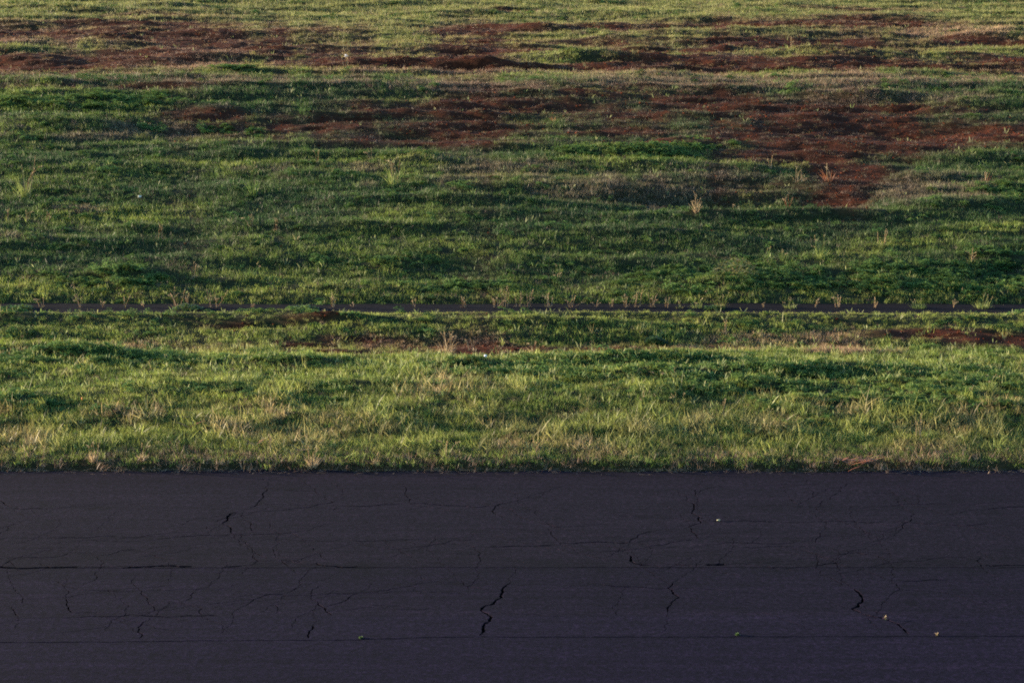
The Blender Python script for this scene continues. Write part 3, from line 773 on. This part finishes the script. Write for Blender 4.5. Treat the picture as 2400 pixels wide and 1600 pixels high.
# upright broad leaved weeds, sun glints put into their pale tint
x, y = pts(lambda q: 26 if q < 47 else (9 if q < 76 else 5), EDGE_Y + 1.2, 116)
soil, dry, leafy, tall = masks(x, y)
near = np.exp(-((y - 41.5) / 1.9) ** 2) * (.35 + .65 * sstep(-.3, .6, fbm(x * .15 + 3, y * .2, 191, 2)))
keep = rng.random(len(x)) < np.clip(.10 + .9 * near, 0, 1) * (1 - .8 * soil)
x, y = x[keep], y[keep]
protos = [broad_proto('weed_rosette', M_broad, 110 + k, 2 + k, .05, .08 + .025 * k, .013) for k in range(3)]
tint = colmix(np.tile(np.array((.18, .27, .09)), (len(x), 1)), np.array((.36, .38, .20)), rng.random(len(x)))
scatter('broadleaf_weeds', 'scattered pale upright broad leaves standing in the turf', 'weeds', protos, x, y, far_s(y) ** .5 * rng.uniform(.7, 1.2, len(x)), tint, lift=.03)

# crumbs and small plants of the bare earth
x, y = pts(lambda q: 30 if q < 47 else (24 if q < 76 else 14), EDGE_Y + 1, 118)
soil, dry, leafy, tall = masks(x, y)
keep = rng.random(len(x)) < soil * .9
x, y = x[keep], y[keep]
M_clod = leaf_mat('red_clod', trans=0.0, vary=.0, rough=.95, spec=.1)
protos = [clod_proto('soil_clod', M_clod, 130 + k, .022) for k in range(4)]
tint = np.array((.11, .027, .010)) * rng.uniform(.3, 1.3, (len(x), 1))
scatter('soil_clods', 'red brown earth crumbs lying on the bare patches', 'soil', protos, x, y, far_s(y) ** .5 * rng.uniform(.4, 1.5, len(x)) * rng.uniform(.6, 1.3, len(x)), tint, lift=.005)

# dead clippings along the asphalt edge
x = rng.uniform(-13, 13, 1500); y = EDGE_Y + .02 - np.abs(rng.normal(0, .13, 1500))
def straw_bits():
    V, F, al, rn = [], [], [], []
    for i in range(len(x)):
        L = R.uniform(.04, .16)
        strip(V, F, al, rn, (x[i], y[i], .012), (R.gauss(0, 1), R.gauss(0, .4), 1.45), L, R.uniform(.004, .009), R.uniform(0, .2), R.random(), 2)
    o = mesh_obj('clippings', V, F, leaf_mat('dead_clipping', (.20, .15, .10), trans=.1), attrs={'along': al, 'rnd': rn})
    tag(o, 'loose dead grass clippings strewn along the asphalt edge', 'clippings', kind='stuff')
straw_bits()

# ------------------------------------------------------------------ single plants
COLS = {'green': (.10, .16, .045), 'light': (.20, .25, .08), 'dark': (.040, .085, .026), 'straw': (.40, .31, .20), 'brown': (.20, .11, .07), 'rust': (.30, .12, .06), 'olive': (.17, .175, .065)}
LM = {k: leaf_mat('plant_' + k, v, trans=.38, vary=.4) for k, v in COLS.items()}

def plant(name, cat, label, u, v, hpx, kind, c1, c2=None, spread=.4, n=40, ns=6, group=None, dead=False):
    x, y = to_ground(u, v) if v < 1085 else flat(u, v)
    z = float(height(np.array([x]), np.array([y]))[0]) if v < 1085 else 0.0
    H = hpx * px_size(u, v)
    root = bpy.data.objects.new(name, None); C.objects.link(root); root.location = (x, y, z)
    tag(root, label, cat, group)
    r = random.Random(int(u * 7 + v * 13)); k = max(1.0, y / 45.0)
    if kind in ('tussock', 'stalks', 'fan'):
        V, F, al, rn = [], [], [], []
        hb = H * (.62 if kind == 'tussock' else .35)
        if kind == 'fan': hb = H
        for i in range(n):
            a = r.uniform(0, 6.283); q = spread * H * .30 * math.sqrt(r.random())
            b = a + r.gauss(0, .5)
            lean = abs(r.gauss(0, spread * .8)) if kind != 'fan' else r.uniform(.1, 1.0) * (.6 + spread)
            strip(V, F, al, rn, (q * math.cos(a), q * math.sin(a), -.03), (math.cos(b), math.sin(b), lean), hb * r.uniform(.5, 1.25), .011 * k * r.uniform(.6, 1.3), r.uniform(.2, 1.1), r.random(), 4, side=r.uniform(0, 6.28))
        mesh_obj('blades', V, F, LM[c1], parent=root, attrs={'along': al, 'rnd': rn})['kind'] = 'stuff'
        for i in range(ns):
            V, F, al, rn = [], [], [], []
            a = r.uniform(0, 6.283); q = spread * H * .35 * math.sqrt(r.random()); b = r.uniform(0, 6.283)
            L = H * r.uniform(.75, 1.15); th = abs(r.gauss(0, .12 + .15 * spread)); wd = .014 * k; cv = r.uniform(.05, .35) + (1.3 if r.random() < .25 else 0)
            p = np.array([q * math.cos(a), q * math.sin(a), -.02]); seg = 7
            rr = r.random()
            for s in range(seg + 1):                          # a thin three-sided stem
                t = s / seg; wr = wd * (1 - .5 * t) / 1.7
                for e in range(3): V.append((p[0] + wr * math.cos(e * 2.094), p[1] + wr * math.sin(e * 2.094), p[2])); al.append(t); rn.append(rr)
                if s < seg:
                    if s: 
                        pass
                    th2 = th + cv * t * t
                    p = p + L / seg * np.array([math.sin(th2) * math.cos(b), math.sin(th2) * math.sin(b), math.cos(th2)])
            for s in range(seg):
                for e in range(3):
                    a0 = 3 * s + e; a1 = 3 * s + (e + 1) % 3
                    F.append([a0, a1, a1 + 3, a0 + 3])
            st = mesh_obj('stalk', V, F, LM[c2 or c1], parent=root, attrs={'along': al, 'rnd': rn})
            V, F, al, rn = [], [], [], []                     # seed head
            hd = np.array([math.sin(th2) * math.cos(b), math.sin(th2) * math.sin(b), math.cos(th2)])
            for g in range(9):
                q0 = p - hd * (.10 * k * g / 9) * (H / .5) ** .5
                strip(V, F, al, rn, tuple(q0), (r.gauss(0, 1), r.gauss(0, 1), r.uniform(.3, 1.1)), .035 * k, .009 * k, .4, r.random(), 2)
            mesh_obj('seed_head', V, F, LM['straw' if not dead else 'brown'], parent=st, attrs={'along': al, 'rnd': rn})['kind'] = 'stuff'
    elif kind == 'bush':
        V, F, al, rn = [], [], [], []
        W = spread * H
        for i in range(n):
            a = r.uniform(0, 6.283); q = math.sqrt(r.random()); x_, y_ = W * q * math.cos(a), W * .8 * q * math.sin(a)
            z_ = H * math.sqrt(max(0, 1 - q * q)) * r.uniform(.25, 1.0)
            rr = r.random()
            for e in range(3):
                b = r.uniform(0, 6.283); s = (.05 * k if H > .12 else .022) * r.uniform(.7, 1.3)
                tx, ty = math.cos(b), math.sin(b); dz = s * r.uniform(-.6, .6); s0 = len(V)
                V += [(x_, y_, z_), (x_ + tx * s * .5 + ty * s * .35, y_ + ty * s * .5 - tx * s * .35, z_ + dz * .6), (x_ + tx * s, y_ + ty * s, z_ + dz), (x_ + tx * s * .5 - ty * s * .35, y_ + ty * s * .5 + tx * s * .35, z_ + dz * .3)]
                F.append([s0, s0 + 1, s0 + 2, s0 + 3]); al += [z_ / H] * 4; rn += [rr] * 4
        mesh_obj('leaves', V, F, LM[c1], parent=root, attrs={'along': al, 'rnd': rn})['kind'] = 'stuff'
        for i in range(ns):
            V, F, al, rn = [], [], [], []
            a = r.uniform(0, 6.283)
            strip(V, F, al, rn, (0, 0, -.02), (math.cos(a), math.sin(a), r.uniform(.1, .9)), H * r.uniform(.8, 1.1), .010 * k, .3, r.random(), 4, side=a + 1.57)
            mesh_obj('stem', V, F, LM[c2 or c1], parent=root, attrs={'along': al, 'rnd': rn})
    return root

PL = [
 # u, v, height px, kind, colours, spread, blades, stalks, name, label
 (60, 452, 88, 'tussock', 'light', 'straw', .35, 60, 5, 'tall_tussock', 'tall yellow green tussock with high seed stalks at the far left of the slope'),
 (582, 448, 74, 'tussock', 'green', 'light', .35, 60, 4, 'tall_tussock', 'green tussock with one thin high stalk left of the middle of the slope'),
 (905, 426, 74, 'tussock', 'light', 'straw', .40, 50, 7, 'tall_tussock', 'pale tussock with several tall straw stalks standing on the dry patch of the slope'),
 (1832, 416, 34, 'fan', 'straw', 'straw', .9, 20, 2, 'dead_shrub', 'dead straw coloured shrub with fanned bare stems beside the red gully'),
 (1902, 416, 40, 'fan', 'rust', 'straw', .7, 28, 3, 'dead_shrub', 'rust orange dead shrub standing in the red gully'),
 (1600, 502, 44, 'tussock', 'straw', 'straw', .5, 45, 5, 'dry_tussock', 'straw tussock at the left end of the sunlit ledge'),
 (1812, 482, 52, 'stalks', 'brown', 'rust', .4, 22, 5, 'dry_tussock', 'brown upright dry stalks just above the sunlit ledge'),
 (1690, 490, 26, 'stalks', 'brown', 'straw', .6, 14, 3, 'dry_tussock', 'short thin brown stalks between the straw tussock and the brown stalks above the ledge'),
 (1770, 388, 34, 'stalks', 'brown', 'straw', .5, 12, 2, 'dry_tussock', 'thin bent dry stalk just left of the fanned dead shrub'),
 (1270, 268, 18, 'tussock', 'rust', 'straw', .9, 40, 0, 'dry_tussock', 'small orange brown tussock on the red earth halfway up the slope'),
 (1812, 124, 36, 'tussock', 'light', 'straw', .5, 40, 2, 'green_tussock', 'light green tussock with a stalk on the far plateau'),
 (795, 158, 48, 'stalks', 'brown', 'straw', .4, 22, 6, 'dry_tussock', 'tall brown stalks beside the white litter on the plateau'),
 (850, 370, 36, 'stalks', 'straw', 'straw', .3, 14, 3, 'dry_tussock', 'straw stalks on the slope just up left of the pale tall tussock'),
 (728, 375, 40, 'stalks', 'olive', 'straw', .2, 10, 2, 'dry_tussock', 'single thin stalk between the two middle tussocks of the slope'),
 (2265, 420, 24, 'fan', 'rust', 'straw', .6, 14, 2, 'dry_tussock', 'small rusty sprig on the right of the slope below the bare earth'),
 (2025, 570, 34, 'fan', 'straw', 'straw', .8, 10, 3, 'dry_tussock', 'forked pale dry sprig on the green slope right of the leafy tussocks'),
 (1885, 598, 50, 'tussock', 'light', 'light', .7, 80, 5, 'green_tussock', 'broad light green tussock leaning right on the lower slope'),
 (1800, 604, 36, 'tussock', 'green', 'light', .6, 50, 3, 'green_tussock', 'green tussock just left of the broad light green one'),
 (1762, 596, 28, 'tussock', 'green', 'light', .6, 40, 2, 'green_tussock', 'smallest and leftmost of the three green tussocks on the lower slope'),
 (2232, 612, 36, 'tussock', 'olive', 'straw', .5, 50, 4, 'green_tussock', 'olive tussock on the lower slope near the right side'),
 (2090, 650, 34, 'tussock', 'light', 'light', .9, 90, 1, 'green_tussock', 'rounded light green clump among dark leaves on the lower slope'),
 (1652, 676, 34, 'tussock', 'light', 'light', .8, 90, 1, 'green_tussock', 'rounded light green clump just above the path'),
 (1690, 640, 44, 'bush', 'olive', 'brown', 1.3, 260, 6, 'shrub', 'olive shrub with brownish twigs above the path'),
 (575, 640, 38, 'tussock', 'green', 'light', .8, 80, 2, 'green_tussock', 'spiky green tussock on the left lower slope'),
 (232, 486, 20, 'fan', 'straw', 'straw', 1.2, 50, 0, 'dry_tussock', 'low flattened mat of pale dry grass on the left slope'),
 (22, 512, 36, 'tussock', 'light', 'straw', .5, 36, 3, 'green_tussock', 'light green tussock below the far left tall one'),
 (62, 508, 30, 'tussock', 'light', 'straw', .4, 30, 3, 'green_tussock', 'second light tussock close right of the one at the left rim'),
 (110, 508, 24, 'stalks', 'olive', 'straw', .5, 20, 3, 'dry_tussock', 'short olive stalks right of the two light tussocks at the left rim'),
 (370, 552, 38, 'stalks', 'straw', 'straw', .6, 24, 3, 'dry_tussock', 'slanting dry sprig on the left green slope'),
 (575, 526, 32, 'stalks', 'straw', 'straw', .5, 26, 4, 'dry_tussock', 'dry stalks on the slope below the green tussock with one thin stalk'),
 (634, 534, 32, 'stalks', 'straw', 'brown', .5, 20, 4, 'dry_tussock', 'brownish dry stalks close right of the dry stalks below the green tussock'),
 (682, 556, 20, 'fan', 'straw', 'straw', .7, 14, 1, 'dry_tussock', 'small pale dry sprig low on the slope right of the brownish stalks'),
 (1276, 632, 18, 'fan', 'brown', 'straw', 1.3, 26, 2, 'dead_shrub', 'low tangle of brown dead twigs on the lower slope'),
 (1285, 620, 30, 'tussock', 'light', 'light', .6, 40, 2, 'green_tussock', 'pale green tussock rising behind the brown dead twigs'),
 (445, 645, 36, 'stalks', 'straw', 'straw', .5, 20, 4, 'dry_tussock', 'dry stalks on the left lower slope above the path'),
 (1025, 812, 64, 'tussock', 'straw', 'straw', .8, 70, 9, 'dry_tussock', 'large straw tussock standing in the middle of the bare strip'),
 (1085, 800, 34, 'stalks', 'straw', 'straw', .8, 24, 4, 'dry_tussock', 'thin straw stalks just right of the large straw tussock'),
 (1152, 815, 30, 'tussock', 'straw', 'straw', .6, 32, 3, 'dry_tussock', 'small straw tussock on the bare earth strip'),
 (1222, 812, 34, 'tussock', 'straw', 'brown', .6, 40, 4, 'dry_tussock', 'pinkish straw tussock at the right part of the bare earth strip'),
 (1666, 760, 40, 'stalks', 'straw', 'straw', .4, 20, 4, 'dry_tussock', 'slim straw stalks between the ridge and the dry turf'),
 (1506, 784, 26, 'bush', 'dark', 'dark', 1.0, 260, 3, 'shrub', 'round dark green bush casting a long shadow in the dip'),
 (2040, 775, 26, 'tussock', 'dark', 'green', .8, 50, 1, 'green_tussock', 'dark tuft left of the red earth patch in the dip'),
 (1519, 905, 60, 'stalks', 'green', 'light', .3, 24, 3, 'roadside_grass', 'tallest thin green stalks of the near turf'),
 (1548, 910, 56, 'stalks', 'green', 'light', .3, 24, 2, 'roadside_grass', 'thin green stalk close right of the tallest ones in the near turf'),
 (1478, 950, 56, 'tussock', 'light', 'light', .6, 90, 5, 'roadside_grass', 'weedy light green clump leaning right near the runway verge'),
 (1560, 940, 40, 'tussock', 'olive', 'light', .7, 70, 4, 'roadside_grass', 'olive clump below the tall thin stalks'),
 (2268, 912, 56, 'tussock', 'light', 'light', .8, 100, 5, 'roadside_grass', 'big leaning grass clump at the right side of the near turf'),
 (2230, 930, 36, 'tussock', 'green', 'light', .7, 60, 3, 'roadside_grass', 'green clump in front of the big leaning one'),
 (2110, 1010, 56, 'stalks', 'olive', 'straw', .4, 26, 4, 'roadside_grass', 'slanting straw stalks near the verge on the right'),
 (1660, 960, 50, 'stalks', 'green', 'straw', .3, 24, 3, 'roadside_grass', 'upright straw stalks in leafy turf right of the olive clump'),
 (1900, 690, 46, 'stalks', 'straw', 'straw', .4, 18, 3, 'ridge_grass', None),
 (718, 1072, 56, 'tussock', 'straw', 'straw', .6, 80, 3, 'roadside_grass', 'straw and green tuft leaning out over the asphalt edge'),
 (215, 1062, 46, 'tussock', 'straw', 'straw', .5, 70, 4, 'roadside_grass', 'pinkish straw tuft standing at the asphalt edge on the left'),
 (330, 1058, 36, 'tussock', 'straw', 'brown', .5, 60, 2, 'roadside_grass', 'straw tuft at the asphalt edge right of the pinkish one'),
 (620, 1035, 40, 'stalks', 'straw', 'straw', .4, 30, 5, 'roadside_grass', 'straw stalks in the verge left of the overhanging tuft'),
 (860, 1066, 28, 'tussock', 'straw', 'straw', .6, 50, 1, 'roadside_grass', 'low straw tuft at the edge right of the overhanging one'),
 (1025, 1050, 50, 'tussock', 'light', 'straw', .4, 60, 4, 'roadside_grass', 'yellow green tuft with straw tips near the middle of the verge'),
 (1232, 1050, 50, 'tussock', 'light', 'straw', .4, 60, 4, 'roadside_grass', 'bright tuft of the verge below the darker leafy turf'),
]
ridge = [(95, 24), (186, 26), (236, 18), (285, 24), (330, 14), (405, 38), (432, 26), (490, 34), (500, 22), (580, 14), (765, 26), (812, 14), (952, 20), (1066, 26), (1140, 26), (1158, 36), (1192, 30), (1212, 34), (1262, 34), (1310, 26), (1372, 18), (1405, 20), (1440, 28), (1462, 34), (1500, 30), (1530, 22), (1752, 16), (1872, 22), (1925, 26), (2008, 20), (2188, 18)]
bands = ['on the ridge above the left turf', 'on the ridge left of the middle', 'on the middle of the ridge', 'on the ridge right of the middle', 'on the right part of the ridge']
for (u, v, h, kd, c1, c2, sp, n, ns_, nm, lb) in PL:
    if lb is None: continue
    cat = {'tall_tussock': 'tussock', 'dry_tussock': 'dry grass tuft', 'green_tussock': 'grass tuft', 'dead_shrub': 'dead shrub', 'shrub': 'shrub', 'roadside_grass': 'grass tuft'}[nm]
    grp = {'tall_tussock': 'tall tussocks on the slope', 'dry_tussock': 'dry tufts in the field', 'green_tussock': 'green tussocks in the field', 'roadside_grass': 'tall clumps near the runway'}.get(nm)
    plant(nm, cat, lb, u, v, h, kd, c1, c2, sp, n, ns_, grp)
order = ['first', 'second', 'third', 'fourth', 'fifth', 'sixth', 'seventh', 'eighth', 'ninth', 'tenth', 'eleventh', 'twelfth', 'thirteenth', 'fourteenth', 'fifteenth', 'sixteenth']
for i, (u, h) in enumerate(ridge):
    left = i < 16
    where = '%s dry stalk clump from the %s end of the ridge before the path' % (order[i if left else len(ridge) - 1 - i], 'left' if left else 'right')
    lb = ('tall ' if h > 30 else 'short ' if h < 20 else 'thin ') + where
    plant('ridge_stalks', 'dry stalks', lb, u, 712, h * 1.35, 'stalks', 'straw' if i % 3 else 'olive', 'straw', .5, 12, 3 + (h > 24) * 2, 'dry stalks along the ridge')
for (u, h, sp, n, c, lb) in [(1600, 34, .9, 150, 'light', 'light green feathery clump on the ridge right of the bent dry stalks'), (1655, 42, .5, 90, 'olive', 'olive clump on the ridge beside the light feathery one'),
                             (1815, 34, .9, 140, 'light', 'light green clump on the ridge before the dark leafy slope'), (2110, 36, .9, 150, 'green', 'green bushy clump on the ridge right of the middle'),
                             (2256, 42, .8, 150, 'light', 'tallest bushy clump near the right end of the ridge'), (1560, 26, .6, 70, 'olive', 'low olive clump just left of the light feathery one on the ridge')]:
    plant('ridge_clump', 'grass tuft', lb, u, 714, h, 'tussock', c, 'light', sp, n, 3, 'green clumps along the ridge')
for (u, h, lb) in [(48, 16, 'low leafy mound at the left end of the ridge'), (430, 18, 'leafy mound on the ridge below the tall dry stalks'), (700, 16, 'leafy mound on the ridge left of the middle, widest of its kind'), (1640, 14, 'leafy mound under the olive clump on the ridge')]:
    plant('leafy_mound_bush', 'leafy plant', lb, u, 716, h, 'bush', 'green', 'green', 2.2, 240, 3, 'leafy mounds on the ridge')
# weeds in the joints of the runway
for (u, v, h, n, lb, kd) in [(829, 1465, 8, 40, 'tiny yellow green weed in the joint, farthest left on the asphalt', 'bush'), (1694, 1458, 9, 50, 'small leafy weed sprouting from the middle of the long joint', 'bush'),
                             (2034, 1422, 13, 12, 'single upright grass blade growing from the widest crack', 'fan'), (2152, 1459, 14, 16, 'grass sprig in the joint just right of the widest crack', 'fan')]:
    plant('asphalt_weed', 'weed', lb, u, v, h * (.42 if kd == 'bush' else .6), kd, 'green', 'green', .7 if kd == 'bush' else .15, n, 2, 'weeds in the runway joints')

# ------------------------------------------------------------------ litter and debris
def blob(name, label, cat, u, v, wpx, hpx, color, seed, rough=.6, spec=.4):
    r = random.Random(seed)
    x, y = to_ground(u, v) if v < 1080 else flat(u, v)
    z = float(height(np.array([x]), np.array([y]))[0]) if v < 1080 else 0.0
    s = px_size(u, v); bm = bmesh.new()
    bmesh.ops.create_icosphere(bm, subdivisions=2, radius=1)
    for q in bm.verts:
        k = r.uniform(.72, 1.2)
        q.co = Vector((q.co.x * wpx * s / 2 * k, q.co.y * wpx * s / 3 * k, (q.co.z * .5 + .5) * hpx * s * k))
    me = bpy.data.meshes.new(name); bm.to_mesh(me); bm.free(); me.materials.append(plain_mat(name + '_surface', color, rough, 40, .12, spec=spec))
    o = bpy.data.objects.new(name, me); C.objects.link(o); o.location = (x, y, z + (.10 if v < 1080 else .0))
    return tag(o, label, cat)
blob('litter', 'crumpled white litter on the red earth of the plateau', 'litter', 795, 150, 9, 7, (.85, .80, .74), 1)
blob('litter', 'small white scrap lying in the bright green turf', 'litter', 1115, 839, 7, 6, (.80, .78, .80), 2)
blob('litter', 'tiny pale scrap on the left green slope', 'litter', 321, 457, 8, 5, (.62, .62, .52), 3)
blob('pebble', 'small yellowish pebble on the asphalt beside a long crack', 'pebble', 1650, 1196, 8, 4, (.42, .40, .24), 4)
blob('flower', 'orange flower head in the dark leaves at the left', 'flower', 190, 948, 5, 6, (.80, .28, .05), 5).location.z += .1

def twigs(name, label, cat, u, v, wpx, n, col, lmin=.1, lmax=.35, up=.12, wd=.02):
    x, y = to_ground(u, v); z = float(height(np.array([x]), np.array([y]))[0])
    s = px_size(u, v); r = random.Random(int(u))
    root = bpy.data.objects.new(name, None); C.objects.link(root); root.location = (x, y, z)
    tag(root, label, cat)
    m = leaf_mat(name + '_frond', col, trans=.1, vary=.4)
    for i in range(n):
        V, F, al, rn = [], [], [], []
        strip(V, F, al, rn, (r.gauss(0, wpx * s / 4), r.gauss(0, .06), r.uniform(.02, up)), (1 if r.random() < .5 else -1, r.uniform(-.7, .7), r.uniform(1.0, 1.55)), r.uniform(lmin, lmax), wd * r.uniform(.5, 1.2), r.uniform(0, .5), r.random(), 4, True)
        mesh_obj('frond_piece', V, F, m, parent=root, attrs={'along': al, 'rnd': rn})
twigs('dead_frond', 'heap of reddish brown dead frond pieces on the asphalt edge', 'dead frond', 1965, 1074, 110, 34, (.30, .12, .075))
twigs('dead_frond', 'few reddish dead stems lying in the verge left of the overhanging tuft end', 'dead frond', 690, 1050, 40, 10, (.32, .16, .11), .12, .3, .2, .010)
twigs('dead_leaf', 'long red brown leaf slanting in the green verge', 'dead leaf', 437, 985, 14, 3, (.30, .10, .05), .2, .34, .22, .03)
twigs('dead_leaf', 'orange brown withered leaves in the verge near its middle', 'dead leaf', 590, 1030, 60, 10, (.24, .11, .05), .08, .2, .22, .03)
